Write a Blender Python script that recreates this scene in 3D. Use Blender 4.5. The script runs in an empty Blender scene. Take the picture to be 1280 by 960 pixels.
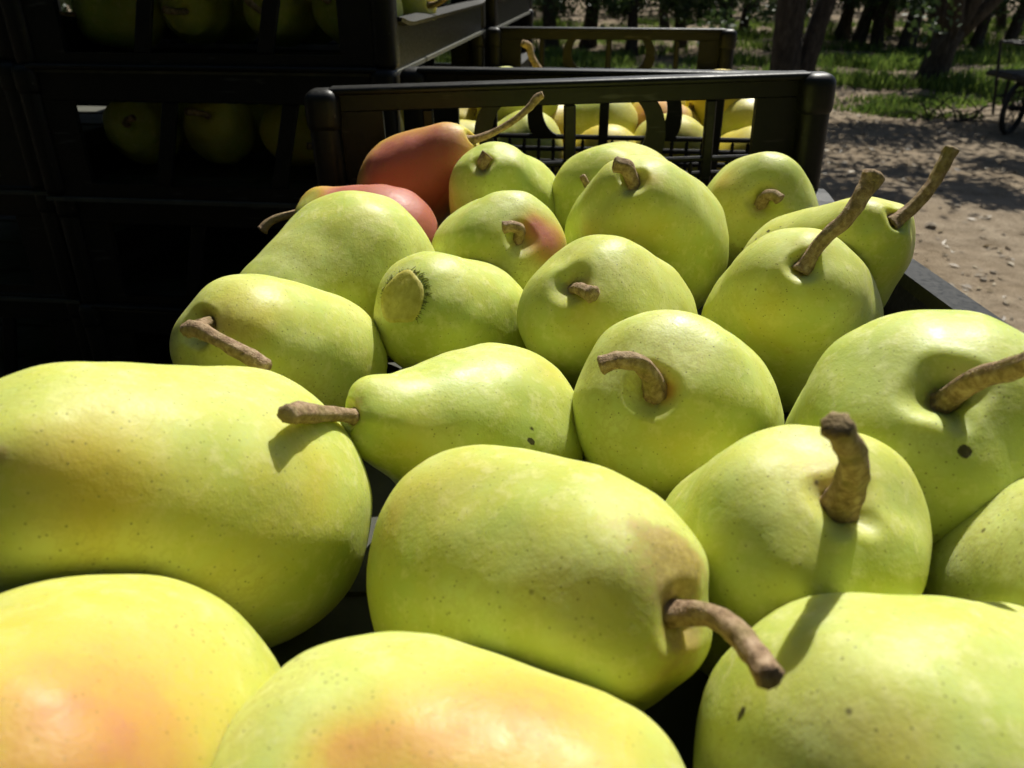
import bpy, bmesh, math, random
from mathutils import Vector, Matrix, Quaternion, noise

# ------------------------------------------------------------------ scene, camera, light
sc = bpy.context.scene
C = sc.collection
CAMZ = 1.5
PITCH = math.radians(27.5)
FPX = 1000.0                                   # focal length in photo pixels (1280 wide)
cam_d = bpy.data.cameras.new('camera')
cam_d.sensor_width = 36.0
cam_d.lens = 36.0 * FPX / 1280.0
cam_d.clip_start = 0.01
cam_d.clip_end = 600.0
cam_d.dof.use_dof = True
cam_d.dof.focus_distance = 0.36
cam_d.dof.aperture_fstop = 20.0
cam = bpy.data.objects.new('camera', cam_d)
cam.location = (0, 0, CAMZ)
cam.rotation_euler = (math.pi / 2 - PITCH, 0, 0)
C.objects.link(cam)
sc.camera = cam

SUN_EL = math.radians(52)
SUN_AZ = math.radians(24)                      # from straight ahead, turned to the right
world = bpy.data.worlds.new('World')
sc.world = world
world.use_nodes = True
wn = world.node_tree.nodes
wl = world.node_tree.links
bg = wn['Background']
sky = wn.new('ShaderNodeTexSky')
sky.sky_type = 'NISHITA'
sky.sun_disc = False
sky.sun_elevation = SUN_EL
sky.sun_rotation = SUN_AZ
wl.new(sky.outputs[0], bg.inputs[0])
bg.inputs[1].default_value = 0.05
sun_d = bpy.data.lights.new('sun', 'SUN')
sun_d.energy = 4.7
sun_d.angle = math.radians(0.55)
sun_d.color = (1.0, 0.965, 0.87)
sun = bpy.data.objects.new('sun', sun_d)
sdir = Vector((math.sin(SUN_AZ) * math.cos(SUN_EL), math.cos(SUN_AZ) * math.cos(SUN_EL), math.sin(SUN_EL)))
sun.rotation_euler = sdir.to_track_quat('Z', 'Y').to_euler()
sun.location = sdir * 30
C.objects.link(sun)
vs = sc.view_settings
vs.view_transform = 'Standard'
vs.look = 'None'
vs.gamma = 1.0
vs.use_curve_mapping = False
vs.exposure = 0.40
sc.cycles.use_denoising = True
sc.cycles.max_bounces = 5
sc.cycles.diffuse_bounces = 3
sc.cycles.glossy_bounces = 2
sc.cycles.caustics_reflective = False
sc.cycles.caustics_refractive = False
sc.cycles.use_adaptive_sampling = True
sc.cycles.adaptive_threshold = 0.03

# ------------------------------------------------------------------ helpers
SP, CP = math.sin(PITCH), math.cos(PITCH)
FWD = Vector((0, CP, -SP)); RIGHT = Vector((1, 0, 0)); UP = Vector((0, SP, CP))
CAM = Vector((0, 0, CAMZ))

def ray(u, v):
    return FWD + RIGHT * ((u - 640) / FPX) + UP * ((480 - v) / FPX)
def at_depth(u, v, d):
    return CAM + ray(u, v) * d
def at_z(u, v, zrel):
    r = ray(u, v)
    return CAM + r * (zrel / r.z)
def project(p):
    q = p - CAM
    d = q.dot(FWD)
    return 640 + FPX * q.dot(RIGHT) / d, 480 - FPX * q.dot(UP) / d, d

def tag(o, label=None, cat=None, group=None, kind=None):
    if label: o['label'] = label
    if cat: o['category'] = cat
    if group: o['group'] = group
    if kind: o['kind'] = kind
    return o

def empty(name, loc=(0, 0, 0)):
    o = bpy.data.objects.new(name, None)
    o.empty_display_size = 0.02
    o.location = loc
    C.objects.link(o)
    return o

def link_mesh(name, me, mat, parent=None, smooth=False):
    o = bpy.data.objects.new(name, me)
    C.objects.link(o)
    if mat is not None and len(me.materials) == 0:
        me.materials.append(mat)
    if smooth:
        me.polygons.foreach_set('use_smooth', [True] * len(me.polygons))
    if parent is not None:
        o.parent = parent
    return o

def from_bm(name, bm, mat, parent=None, smooth=False):
    me = bpy.data.meshes.new(name)
    bmesh.ops.recalc_face_normals(bm, faces=bm.faces[:])
    bm.to_mesh(me); bm.free()
    return link_mesh(name, me, mat, parent, smooth)

def from_py(name, v, f, mat, parent=None, smooth=False):
    me = bpy.data.meshes.new(name)
    me.from_pydata([tuple(p) for p in v], [], f)
    me.update()
    return link_mesh(name, me, mat, parent, smooth)

def add_box(bm, x0, x1, y0, y1, z0, z1, bev=0.0, seg=1):
    b2 = bmesh.new()
    bmesh.ops.create_cube(b2, size=1.0)
    for v in b2.verts:
        v.co = Vector(((x0 + x1) / 2 + v.co.x * (x1 - x0), (y0 + y1) / 2 + v.co.y * (y1 - y0), (z0 + z1) / 2 + v.co.z * (z1 - z0)))
    if bev > 0:
        bmesh.ops.bevel(b2, geom=b2.edges[:], offset=bev, segments=seg, affect='EDGES', profile=0.5)
    me = bpy.data.meshes.new('tmp'); b2.to_mesh(me); b2.free()
    bm.from_mesh(me); bpy.data.meshes.remove(me)

def box_obj(name, dims, mat, parent=None, bev=0.0, seg=1):
    bm = bmesh.new()
    add_box(bm, *dims, bev=bev, seg=seg)
    return from_bm(name, bm, mat, parent)

def tube(pts, rads, n=10, rough=0.0, seed=0, cap=True, ridges=0):
    """verts, faces of a tapered tube along pts (Vectors)"""
    V, F = [], []
    k = len(pts)
    prev = None
    for i in range(k):
        t = (pts[min(i + 1, k - 1)] - pts[max(i - 1, 0)]).normalized()
        if prev is None:
            a = Vector((0, 0, 1)) if abs(t.z) < 0.9 else Vector((1, 0, 0))
            nx = t.cross(a).normalized()
        else:
            nx = (prev - t * prev.dot(t)).normalized()
        prev = nx
        ny = t.cross(nx)
        for j in range(n):
            th = 2 * math.pi * j / n
            r = rads[i]
            if rough:
                q = Vector((math.cos(th) * 1.6, math.sin(th) * 1.6, i * 0.35 + seed * 7.3))
                r *= 1 + rough * noise.noise(q)
            if ridges:
                r *= 1 + 0.07 * math.sin(ridges * th + 0.15 * i + seed)
            V.append(pts[i] + (nx * math.cos(th) + ny * math.sin(th)) * r)
    for i in range(k - 1):
        for j in range(n):
            a = i * n + j; b = i * n + (j + 1) % n
            F.append((a, b, b + n, a + n))
    if cap:
        F.append(tuple(range(n - 1, -1, -1)))
        F.append(tuple(range((k - 1) * n, k * n)))
    return V, F

def merge(parts):
    V, F = [], []
    for v, f in parts:
        o = len(V)
        V += v
        F += [tuple(i + o for i in q) for q in f]
    return V, F

def catmull(P, m):
    """smooth polyline through P (tuples of floats), m samples per span"""
    out = []
    n = len(P)
    for i in range(n - 1):
        p0 = P[max(i - 1, 0)]; p1 = P[i]; p2 = P[i + 1]; p3 = P[min(i + 2, n - 1)]
        for k in range(m):
            t = k / m
            out.append(tuple(0.5 * ((2 * b) + (c - a) * t + (2 * a - 5 * b + 4 * c - d) * t * t + (3 * b - a - 3 * c + d) * t ** 3)
                             for a, b, c, d in zip(p0, p1, p2, p3)))
    out.append(tuple(P[-1]))
    return out

def smoothstep(a, b, x):
    t = max(0.0, min(1.0, (x - a) / (b - a)))
    return t * t * (3 - 2 * t)

# ------------------------------------------------------------------ materials
class NT:
    def __init__(self, name):
        self.m = bpy.data.materials.new(name)
        self.m.use_nodes = True
        self.t = self.m.node_tree
        self.b = self.t.nodes['Principled BSDF']
    def n(self, typ, **kw):
        x = self.t.nodes.new(typ)
        for k, v in kw.items():
            setattr(x, k, v)
        return x
    def l(self, a, b):
        self.t.links.new(a, b)
    def coord(self, which='Object'):
        return self.n('ShaderNodeTexCoord').outputs[which]
    def noise(self, vec, scale, detail=3, rough=0.55, out='Fac'):
        x = self.n('ShaderNodeTexNoise')
        x.inputs['Scale'].default_value = scale
        x.inputs['Detail'].default_value = detail
        x.inputs['Roughness'].default_value = rough
        self.l(vec, x.inputs['Vector'])
        return x.outputs[out]
    def ramp(self, fac, stops):
        x = self.n('ShaderNodeValToRGB')
        e = x.color_ramp.elements
        while len(e) < len(stops):
            e.new(0.5)
        for q, (p, c) in zip(e, stops):
            q.position = p
            q.color = (c[0], c[1], c[2], 1) if not isinstance(c, (int, float)) else (c, c, c, 1)
        self.l(fac, x.inputs[0])
        return x.outputs[0]
    def mix(self, fac, a, b, mode='MIX'):
        x = self.n('ShaderNodeMix', data_type='RGBA', blend_type=mode)
        for s, val in ((0, fac), (6, a), (7, b)):
            if isinstance(val, (int, float)):
                x.inputs[s].default_value = val
            elif isinstance(val, tuple):
                x.inputs[s].default_value = (val[0], val[1], val[2], 1)
            else:
                self.l(val, x.inputs[s])
        return x.outputs[2]
    def math(self, op, a, b=None, clamp=False):
        x = self.n('ShaderNodeMath', operation=op, use_clamp=clamp)
        for i, val in enumerate((a, b)):
            if val is None: continue
            if isinstance(val, (int, float)): x.inputs[i].default_value = val
            else: self.l(val, x.inputs[i])
        return x.outputs[0]
    def attr(self, name):
        return self.n('ShaderNodeAttribute', attribute_name=name).outputs['Fac']
    def bump(self, h, strength, dist):
        x = self.n('ShaderNodeBump')
        x.inputs['Strength'].default_value = strength
        x.inputs['Distance'].default_value = dist
        self.l(h, x.inputs['Height'])
        self.l(x.outputs[0], self.b.inputs['Normal'])

def mat_pear():
    k = NT('pear_skin')
    co = k.coord()
    info = k.n('ShaderNodeObjectInfo')
    vadd = k.n('ShaderNodeVectorMath', operation='ADD')
    k.l(co, vadd.inputs[0]); k.l(info.outputs['Random'], vadd.inputs[1])
    p = vadd.outputs[0]
    big = k.noise(p, 24, 3)
    med = k.noise(p, 85, 4, 0.65)
    fine = k.noise(p, 360, 3, 0.7)
    green = k.ramp(big, [(0.30, (0.425, 0.52, 0.10)), (0.50, (0.53, 0.60, 0.165)), (0.70, (0.645, 0.68, 0.25))])
    green = k.mix(k.ramp(med, [(0.36, 0.0), (0.68, 0.7)]), green, (0.46, 0.505, 0.065))
    n160 = k.noise(p, 170, 3, 0.7)
    green = k.mix(k.ramp(n160, [(0.50, 0.0), (0.70, 0.6)]), green, (0.70, 0.74, 0.36))
    hue = k.math('MULTIPLY', info.outputs['Random'], 0.20)
    yel = k.math('ADD', k.math('ADD', k.attr('yel'), hue), k.math('MULTIPLY', k.math('SUBTRACT', med, 0.5), 0.5), clamp=True)
    col = k.mix(yel, green, (0.62, 0.475, 0.055))
    # blush
    bl = k.math('MULTIPLY', k.attr('blush'), k.math('ADD', 0.40, k.math('MULTIPLY', k.math('ADD', k.math('MULTIPLY', med, 0.6), k.math('MULTIPLY', big, 0.4)), 1.2)), clamp=True)
    blc = k.ramp(bl, [(0.0, (0.62, 0.50, 0.08)), (0.42, (0.60, 0.385, 0.075)), (0.62, (0.56, 0.28, 0.08)), (0.82, (0.50, 0.17, 0.11)), (1.0, (0.42, 0.11, 0.085))])
    col = k.mix(k.ramp(bl, [(0.03, 0.0), (0.5, 0.95)]), col, blc)
    # russet patches with ragged edges
    ru = k.math('ADD', k.attr('russet'), k.math('MULTIPLY', k.math('SUBTRACT', fine, 0.5), 1.1))
    ru = k.math('ADD', ru, k.math('MULTIPLY', k.math('SUBTRACT', med, 0.5), 1.3))
    ru = k.math('MULTIPLY', ru, k.math('GREATER_THAN', k.attr('russet'), 0.03))
    rf = k.ramp(ru, [(0.26, 0.0), (0.85, 0.75)])
    rc = k.ramp(fine, [(0.3, (0.24, 0.14, 0.035)), (0.55, (0.40, 0.265, 0.08)), (0.75, (0.54, 0.42, 0.14))])
    col = k.mix(rf, col, rc)
    # lenticels, fine dots
    vo = k.n('ShaderNodeTexVoronoi')
    vo.inputs['Scale'].default_value = 420
    k.l(p, vo.inputs['Vector'])
    dots = k.ramp(vo.outputs['Distance'], [(0.06, 1.0), (0.17, 0.0)])
    dmask = k.ramp(big, [(0.36, 0.3), (0.6, 0.9)])
    col = k.mix(k.math('MULTIPLY', dots, dmask), col, (0.17, 0.16, 0.035))
    scuff = k.math('SUBTRACT', 1.0, k.math('ABSOLUTE', k.math('MULTIPLY', k.math('SUBTRACT', n160, 0.5), 16.0)), clamp=True)
    smask = k.ramp(big, [(0.54, 0.0), (0.66, 0.22)])
    col = k.mix(k.math('MULTIPLY', scuff, smask), col, (0.36, 0.27, 0.09))
    # small brown rub marks
    vo2 = k.n('ShaderNodeTexVoronoi')
    vo2.inputs['Scale'].default_value = 85
    k.l(p, vo2.inputs['Vector'])
    rub = k.ramp(vo2.outputs['Distance'], [(0.045, 0.8), (0.085, 0.0)])
    rmask = k.ramp(big, [(0.57, 0.0), (0.62, 1.0)])
    col = k.mix(k.math('MULTIPLY', rub, rmask), col, (0.11, 0.085, 0.03))
    # dark marks and holes
    sp = k.math('ADD', k.attr('spot'), k.math('MULTIPLY', k.math('SUBTRACT', fine, 0.5), 0.5))
    col = k.mix(k.ramp(sp, [(0.42, 0.0), (0.62, 0.93)]), col, (0.035, 0.022, 0.012))
    k.l(col, k.b.inputs['Base Color'])
    rr = k.ramp(med, [(0.3, 0.40), (0.7, 0.60)])
    k.l(rr, k.b.inputs['Roughness'])
    k.b.inputs['Specular IOR Level'].default_value = 0.34
    k.b.inputs['Subsurface Weight'].default_value = 0.5
    k.b.inputs['Subsurface Radius'].default_value = (1.0, 0.9, 0.10)
    k.b.inputs['Subsurface Scale'].default_value = 0.011
    hh = n160
    k.bump(hh, 0.35, 0.0009)
    return k.m

def mat_stem():
    k = NT('pear_stem_bark')
    co = k.coord()
    f = k.noise(co, 380, 4, 0.62)
    g = k.noise(co, 120, 3)
    col = k.ramp(f, [(0.25, (0.13, 0.08, 0.045)), (0.48, (0.30, 0.20, 0.115)), (0.72, (0.50, 0.37, 0.24))])
    col = k.mix(k.ramp(g, [(0.45, 0.0), (0.7, 0.55)]), col, (0.20, 0.17, 0.055))
    k.l(col, k.b.inputs['Base Color'])
    k.b.inputs['Roughness'].default_value = 0.8
    k.b.inputs['Specular IOR Level'].default_value = 0.25
    k.bump(k.math('ADD', f, k.noise(co, 1500, 2)), 0.55, 0.0011)
    return k.m

def mat_flesh():
    k = NT('dry_scar')
    co = k.coord()
    f = k.noise(co, 260, 4, 0.6)
    col = k.ramp(f, [(0.3, (0.42, 0.36, 0.05)), (0.7, (0.62, 0.56, 0.13))])
    k.l(col, k.b.inputs['Base Color'])
    k.b.inputs['Roughness'].default_value = 0.6
    k.bump(f, 0.5, 0.001)
    return k.m

def mat_plastic(name='black_plastic', base=0.0052, rough=0.42):
    k = NT(name)
    co = k.coord()
    g = k.noise(co, 30, 4, 0.65)
    f = k.noise(co, 300, 4, 0.7)
    col = k.ramp(g, [(0.35, (base * 0.75, base * 0.8, base * 0.62)), (0.68, (base * 1.5, base * 1.45, base * 1.05))])
    dust = k.ramp(k.noise(co, 55, 5, 0.75), [(0.55, 0.0), (0.8, 0.5)])
    col = k.mix(dust, col, (0.02, 0.019, 0.013))
    mp = k.n('ShaderNodeMapping')
    mp.inputs['Rotation'].default_value = (0.3, 0.5, 0.4)
    mp.inputs['Scale'].default_value = (25, 420, 160)
    k.l(co, mp.inputs['Vector'])
    scr = k.ramp(k.noise(mp.outputs[0], 1.0, 2, 0.5), [(0.66, 0.0), (0.74, 0.55)])
    col = k.mix(scr, col, (0.07, 0.07, 0.065))
    k.l(col, k.b.inputs['Base Color'])
    k.l(k.ramp(f, [(0.3, rough - 0.08), (0.7, rough + 0.16)]), k.b.inputs['Roughness'])
    k.b.inputs['Specular IOR Level'].default_value = 0.30
    k.bump(f, 0.12, 0.0008)
    return k.m

def mat_bark():
    k = NT('tree_bark')
    co = k.coord()
    mp = k.n('ShaderNodeMapping')
    mp.inputs['Scale'].default_value = (1, 1, 0.3)
    k.l(co, mp.inputs['Vector'])
    f = k.noise(mp.outputs[0], 22, 5, 0.7)
    col = k.ramp(f, [(0.3, (0.018, 0.013, 0.009)), (0.55, (0.06, 0.046, 0.032)), (0.8, (0.12, 0.10, 0.075))])
    k.l(col, k.b.inputs['Base Color'])
    k.b.inputs['Roughness'].default_value = 0.95
    k.bump(f, 0.9, 0.04)
    return k.m

def mat_leaf(name, c0, c1, trans=0.35):
    k = NT(name)
    g = k.n('ShaderNodeNewGeometry')
    col = k.ramp(g.outputs['Random Per Island'], [(0.0, c0), (1.0, c1)])
    k.l(col, k.b.inputs['Base Color'])
    k.b.inputs['Roughness'].default_value = 0.5
    tr = k.n('ShaderNodeBsdfTranslucent')
    k.l(col, tr.inputs[0])
    mx = k.n('ShaderNodeMixShader')
    mx.inputs[0].default_value = trans
    k.l(k.b.outputs[0], mx.inputs[1]); k.l(tr.outputs[0], mx.inputs[2])
    k.l(mx.outputs[0], k.t.nodes['Material Output'].inputs['Surface'])
    return k.m

def mat_ground():
    k = NT('dry_dirt')
    co = k.coord()
    a = k.noise(co, 0.7, 4, 0.6)
    b = k.noise(co, 5.0, 5, 0.65)
    c = k.noise(co, 45, 4, 0.7)
    col = k.ramp(b, [(0.3, (0.17, 0.13, 0.085)), (0.55, (0.27, 0.215, 0.15)), (0.75, (0.34, 0.28, 0.20))])
    col = k.mix(k.ramp(a, [(0.42, 0.0), (0.66, 0.5)]), col, (0.20, 0.145, 0.085))
    col = k.mix(k.ramp(c, [(0.33, 0.6), (0.5, 0.0)]), col, (0.12, 0.085, 0.05))
    k.l(col, k.b.inputs['Base Color'])
    k.b.inputs['Roughness'].default_value = 0.95
    k.b.inputs['Specular IOR Level'].default_value = 0.15
    k.bump(k.math('ADD', b, k.math('MULTIPLY', c, 0.35)), 0.9, 0.05)
    return k.m

def mat_simple(name, c0, c1, scale=40, rough=0.6, metal=0.0, bump=0.3, dist=0.002):
    k = NT(name)
    co = k.coord()
    f = k.noise(co, scale, 5, 0.65)
    k.l(k.ramp(f, [(0.3, c0), (0.7, c1)]), k.b.inputs['Base Color'])
    k.b.inputs['Roughness'].default_value = rough
    k.b.inputs['Metallic'].default_value = metal
    k.bump(f, bump, dist)
    return k.m

M_PEAR = mat_pear()
M_STEM = mat_stem()
M_SCAR = mat_flesh()
M_CRACK = mat_simple('dark_crack', (0.13, 0.14, 0.025), (0.24, 0.25, 0.05), 200, 0.8)
M_PLASTIC = mat_plastic()
M_FLOOR = mat_simple('dusty_plastic_floor', (0.045, 0.047, 0.035), (0.085, 0.085, 0.06), 30, 0.8, 0, 0.2, 0.001)
M_BARK = mat_bark()
M_LEAF = mat_leaf('pear_leaf', (0.022, 0.045, 0.012), (0.075, 0.12, 0.03))
M_GRASS = mat_leaf('grass_blade', (0.06, 0.12, 0.018), (0.22, 0.30, 0.055), 0.45)
M_DIRT = mat_ground()
M_STONE = mat_simple('pebble', (0.13, 0.10, 0.07), (0.36, 0.30, 0.22), 30, 0.9)
M_LITTER = mat_leaf('dry_leaf', (0.08, 0.05, 0.022), (0.30, 0.23, 0.12), 0.15)
M_STEEL = mat_simple('dark_painted_steel', (0.012, 0.012, 0.012), (0.03, 0.027, 0.024), 60, 0.5, 0.3)
M_DECK = mat_simple('worn_deck_plank', (0.025, 0.02, 0.016), (0.06, 0.048, 0.036), 25, 0.85, 0, 0.5, 0.003)
M_RUBBER = mat_simple('tyre_rubber', (0.012, 0.012, 0.012), (0.028, 0.027, 0.025), 50, 0.85)

# ------------------------------------------------------------------ ground
def build_ground():
    V, F = [], []
    xs = sorted(set([-300, -150, -80, -40, -20] + [-12 + 0.25 * i for i in range(129)] + [30, 45, 80, 150, 300]))
    ys = sorted(set([-150, -60, -20, -8] + [-3 + 0.25 * i for i in range(93)] + [22, 25, 30, 40, 60, 100, 180, 400]))
    for y in ys:
        for x in xs:
            z = 0.03 * noise.noise(Vector((x * 0.5, y * 0.5, 3.1))) + 0.015 * noise.noise(Vector((x * 1.9, y * 1.9, 8.1)))
            if abs(x) > 25 or y > 21 or y < -4: z = 0
            V.append((x, y, z))
    nx = len(xs)
    for j in range(len(ys) - 1):
        for i in range(nx - 1):
            a = j * nx + i
            F.append((a, a + 1, a + nx + 1, a + nx))
    o = from_py('ground', V, F, M_DIRT, None, True)
    tag(o, kind='structure')
build_ground()
def gz(x, y):
    return 0.03 * noise.noise(Vector((x * 0.5, y * 0.5, 3.1))) + 0.015 * noise.noise(Vector((x * 1.9, y * 1.9, 8.1)))

# ------------------------------------------------------------------ flatbed under the crates
TIER = 0.1265
DECK = CAMZ - 0.2185 - 2 * TIER
def build_flatbed():
    t = empty('flatbed_trailer', (0.05, 0.9, 0))
    tag(t, 'dark plank flatbed trailer carrying the fruit crates', 'trailer')
    x0, x1 = -1.05, 0.345
    y0, y1 = -0.32, 2.05
    n = 9
    w = (x1 - x0) / n
    for i in range(n):
        box_obj('plank', (x0 + i * w + 0.003 - 0.05, x0 + (i + 1) * w - 0.003 - 0.05, y0 - 0.9, y1 - 0.9, DECK - 0.03, DECK), M_DECK, t, 0.002)
    for x in (x0 + 0.12, x1 - 0.12):
        box_obj('beam', (x - 0.05 - 0.03, x - 0.05 + 0.03, y0 - 0.9 + 0.02, y1 - 0.9 - 0.02, DECK - 0.13, DECK - 0.031), M_STEEL, t, 0.004)
    box_obj('axle', (x0 + 0.05, x1 - 0.15, 0.0, 0.06, 0.38, 0.44), M_STEEL, t, 0.01)
    for x in (x0 + 0.12, x1 - 0.12):
        for y in (y0 - 0.9 + 0.15, y1 - 0.9 - 0.15):
            box_obj('leg', (x - 0.05 - 0.03, x - 0.05 + 0.03, y - 0.03, y + 0.03, -0.02, DECK - 0.131), M_STEEL, t, 0.004)
    for x in (x0 + 0.15, x1 - 0.2):
        pts = []
        R = 0.3
        ring = [Vector((x - 0.05, 0.03 + R * math.cos(a), 0.41 + R * math.sin(a))) for a in [2 * math.pi * q / 28 for q in range(29)]]
        V, F = tube(ring, [0.09] * 29, 10, cap=False)
        wh = from_py('wheel', V, F, M_RUBBER, t, True)
        V, F = tube([Vector((x - 0.1, 0.03, 0.41)), Vector((x, 0.03, 0.41))], [0.22, 0.22], 24)
        from_py('rim', V, F, M_STEEL, wh)
build_flatbed()

# ------------------------------------------------------------------ crates
CW, CL, CH = 0.388, 0.60, 0.135
TH = 0.006
MESH_CACHE = {}
def part(name, key, parent, maker, mat=None):
    """one mesh object; alike pieces share mesh data through key"""
    if key in MESH_CACHE:
        o = bpy.data.objects.new(name, MESH_CACHE[key])
        C.objects.link(o); o.parent = parent
        return o
    o = maker()
    o.parent = parent
    MESH_CACHE[key] = o.data
    return o

def arc_rib(x_in, x_out, zc, half, zlo, zhi, sgn):
    """curved upright rib, like a bracket, bulging outwards"""
    bm = bmesh.new()
    N = 12
    rows = []
    for i in range(N + 1):
        z = zlo + (zhi - zlo) * i / N
        q = (z - zc) / half
        k = math.sqrt(max(0.0, 1 - q * q))
        xi = x_in * (0.62 + 0.38 * k)
        xo = x_out * (0.74 + 0.26 * k) + (0.008 * (1 - i / N) ** 3)
        rows.append((sgn * xi, sgn * xo, z))
    vs_ = []
    for a, b, z in rows:
        vs_.append([bm.verts.new((a, -TH / 2 + .001, z)), bm.verts.new((b, -TH / 2 + .001, z)), bm.verts.new((b, TH / 2 - .001, z)), bm.verts.new((a, TH / 2 - .001, z))])
    for i in range(N):
        for j in range(4):
            bm.faces.new((vs_[i][j], vs_[i][(j + 1) % 4], vs_[i + 1][(j + 1) % 4], vs_[i + 1][j]))
    bm.faces.new(vs_[0]); bm.faces.new(vs_[N])
    return from_bm('curved_rib', bm, M_PLASTIC)

def end_wall(crate, ypos, kind):
    w = CW - 0.044
    zo0, zo1 = 0.0765, 0.1175            # main window of the ring pattern
    if kind == 'window': zo0, zo1 = 0.024, 0.100
    OH = 0.138
    def mk():
        bm = bmesh.new()
        add_box(bm, -w / 2, w / 2, -TH / 2, TH / 2, zo1, CH - 0.004, 0.0008)
        add_box(bm, -w / 2, -OH, -TH / 2, TH / 2, 0.004, zo1)
        add_box(bm, OH, w / 2, -TH / 2, TH / 2, 0.004, zo1)
        add_box(bm, -OH, OH, -TH / 2, TH / 2, 0.004, 0.018)
        return from_bm('end_wall', bm, M_PLASTIC)
    e = part('end_wall', 'end_' + kind, crate, mk)
    e.location = (0, ypos, 0)
    sg = 1 if ypos > 0 else -1
    def bar(key, dims, nm='bar', bev=0.0012):
        return part(nm, key, e, lambda: box_obj(nm, dims, M_PLASTIC, None, bev))
    # lip along the top
    def lip():
        bm = bmesh.new()
        add_box(bm, -w / 2 - .004, w / 2 + .004, -0.009, 0.009, CH - 0.0055, CH, 0.0026, 4)
        return from_bm('rim', bm, M_PLASTIC, None, True)
    part('rim', 'lip', e, lip)
    if kind == 'ring':
        bar('r_c', (-0.0045, 0.0045, -TH / 2 + .0005, TH / 2 - .0005, 0.018, zo1))
        for s in (-1, 1):
            bar('r_s%d' % s, (s * 0.105 - 0.004, s * 0.105 + 0.004, -TH / 2 + .0005, TH / 2 - .0005, 0.018, zo1))
            part('curved_rib', 'arc%d' % s, e, lambda s=s: arc_rib(0.058, 0.071, 0.099, 0.025, zo0 - 0.002, zo1 + 0.001, s))
        for i, z in enumerate((0.0743, 0.063, 0.051, 0.035)):
            bar('r_h%d' % i, (-OH, OH, -TH / 2 + .001, TH / 2 - .001, z - 0.0022, z + 0.0022))
        for i in range(20):
            x = -OH + 0.014 * i + 0.007
            if min(abs(x), abs(abs(x) - 0.105)) < 0.006: continue
            b = bar('r_v', (-0.0016, 0.0016, -TH / 2 + .0015, TH / 2 - .0015, 0.018, 0.0721))
            b.location.x = x
    else:
        for i, x in enumerate((-0.048, 0.075)):
            def sl(x=x):
                bm = bmesh.new()
                add_box(bm, -0.008, 0.008, -TH / 2 + .0005, TH / 2 - .0005, zo0 - 0.006, zo1, 0.001)
                for v in bm.verts:
                    v.co.x += (v.co.z - 0.06) * 0.28
                return from_bm('bar', bm, M_PLASTIC)
            b = part('bar', 'slant', e, sl)
            b.location.x = x
    return e

def side_wall(crate, s):
    zt, zc = 0.040, 0.046
    L2 = CL / 2 - 0.020
    prof = [(-L2, zc), (-L2 + 0.010, zc - 0.001), (-L2 + 0.025, zt + 0.002), (-L2 + 0.05, zt)]
    prof = prof + [(-a, b) for a, b in reversed(prof)]
    def mk():
        bm = bmesh.new()
        rows = []
        for y, z in prof:
            rows.append([bm.verts.new((-TH / 2, y, 0.004)), bm.verts.new((TH / 2, y, 0.004)), bm.verts.new((TH / 2, y, z)), bm.verts.new((-TH / 2, y, z))])
        for i in range(len(rows) - 1):
            for j in range(4):
                bm.faces.new((rows[i][j], rows[i][(j + 1) % 4], rows[i + 1][(j + 1) % 4], rows[i + 1][j]))
        bm.faces.new(rows[0]); bm.faces.new(rows[-1])
        return from_bm('side_wall', bm, M_PLASTIC)
    o = part('side_wall', 'side', crate, mk)
    o.location = (s * (CW / 2 - 0.010), 0, 0)
    def rim():
        bm = bmesh.new()
        rows = []
        for y, z in prof:
            rows.append([bm.verts.new((-0.011, y, z + 0.0005)), bm.verts.new((0.011, y, z + 0.0005)), bm.verts.new((0.012, y, z + 0.004)), bm.verts.new((-0.009, y, z + 0.007))])
        for i in range(len(rows) - 1):
            for j in range(4):
                bm.faces.new((rows[i][j], rows[i][(j + 1) % 4], rows[i + 1][(j + 1) % 4], rows[i + 1][j]))
        bm.faces.new(rows[0]); bm.faces.new(rows[-1])
        return from_bm('rim', bm, M_PLASTIC)
    part('rim', 'siderim', o, rim)
    return o

def make_crate(M, label, group=None, kind='ring'):
    t = empty('crate')
    t.matrix_world = M
    tag(t, label, 'crate', group)
    def fl():
        bm = bmesh.new()
        add_box(bm, -CW / 2 + .004, CW / 2 - .004, -CL / 2 + .004, CL / 2 - .004, 0.0, 0.0039)
        for i in range(1, 6):
            y = -CL / 2 + CL * i / 6
            add_box(bm, -CW / 2 + .012, CW / 2 - .012, y - .003, y + .003, 0.0039, 0.0062)
        return from_bm('floor_panel', bm, M_FLOOR)
    part('floor_panel', 'floor', t, fl)
    end_wall(t, CL / 2 - 0.012, kind)
    end_wall(t, -CL / 2 + 0.012, kind)
    for s in (-1, 1):
        side_wall(t, s)
        for q in (-1, 1):
            def post():
                bm = bmesh.new()
                add_box(bm, -0.011, 0.011, -0.012, 0.012, 0.0045, CH - 0.002, 0.0075, 5)
                add_box(bm, -0.0125, 0.0125, -0.0135, 0.0135, CH - 0.032, CH - 0.0005, 0.0085, 6)
                return from_bm('corner_post', bm, M_PLASTIC, None, True)
            p = part('corner_post', 'post', t, post)
            p.location = (s * (CW / 2 - 0.0135), q * (CL / 2 - 0.015), 0)
    return t

def frame(x, y, z, yaw, tilt=0.0, pitch=0.0):
    return Matrix.Translation((x, y, z)) @ Matrix.Rotation(math.radians(yaw), 4, 'Z') @ Matrix.Rotation(math.radians(tilt), 4, 'Y') @ Matrix.Rotation(math.radians(pitch), 4, 'X')

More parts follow.
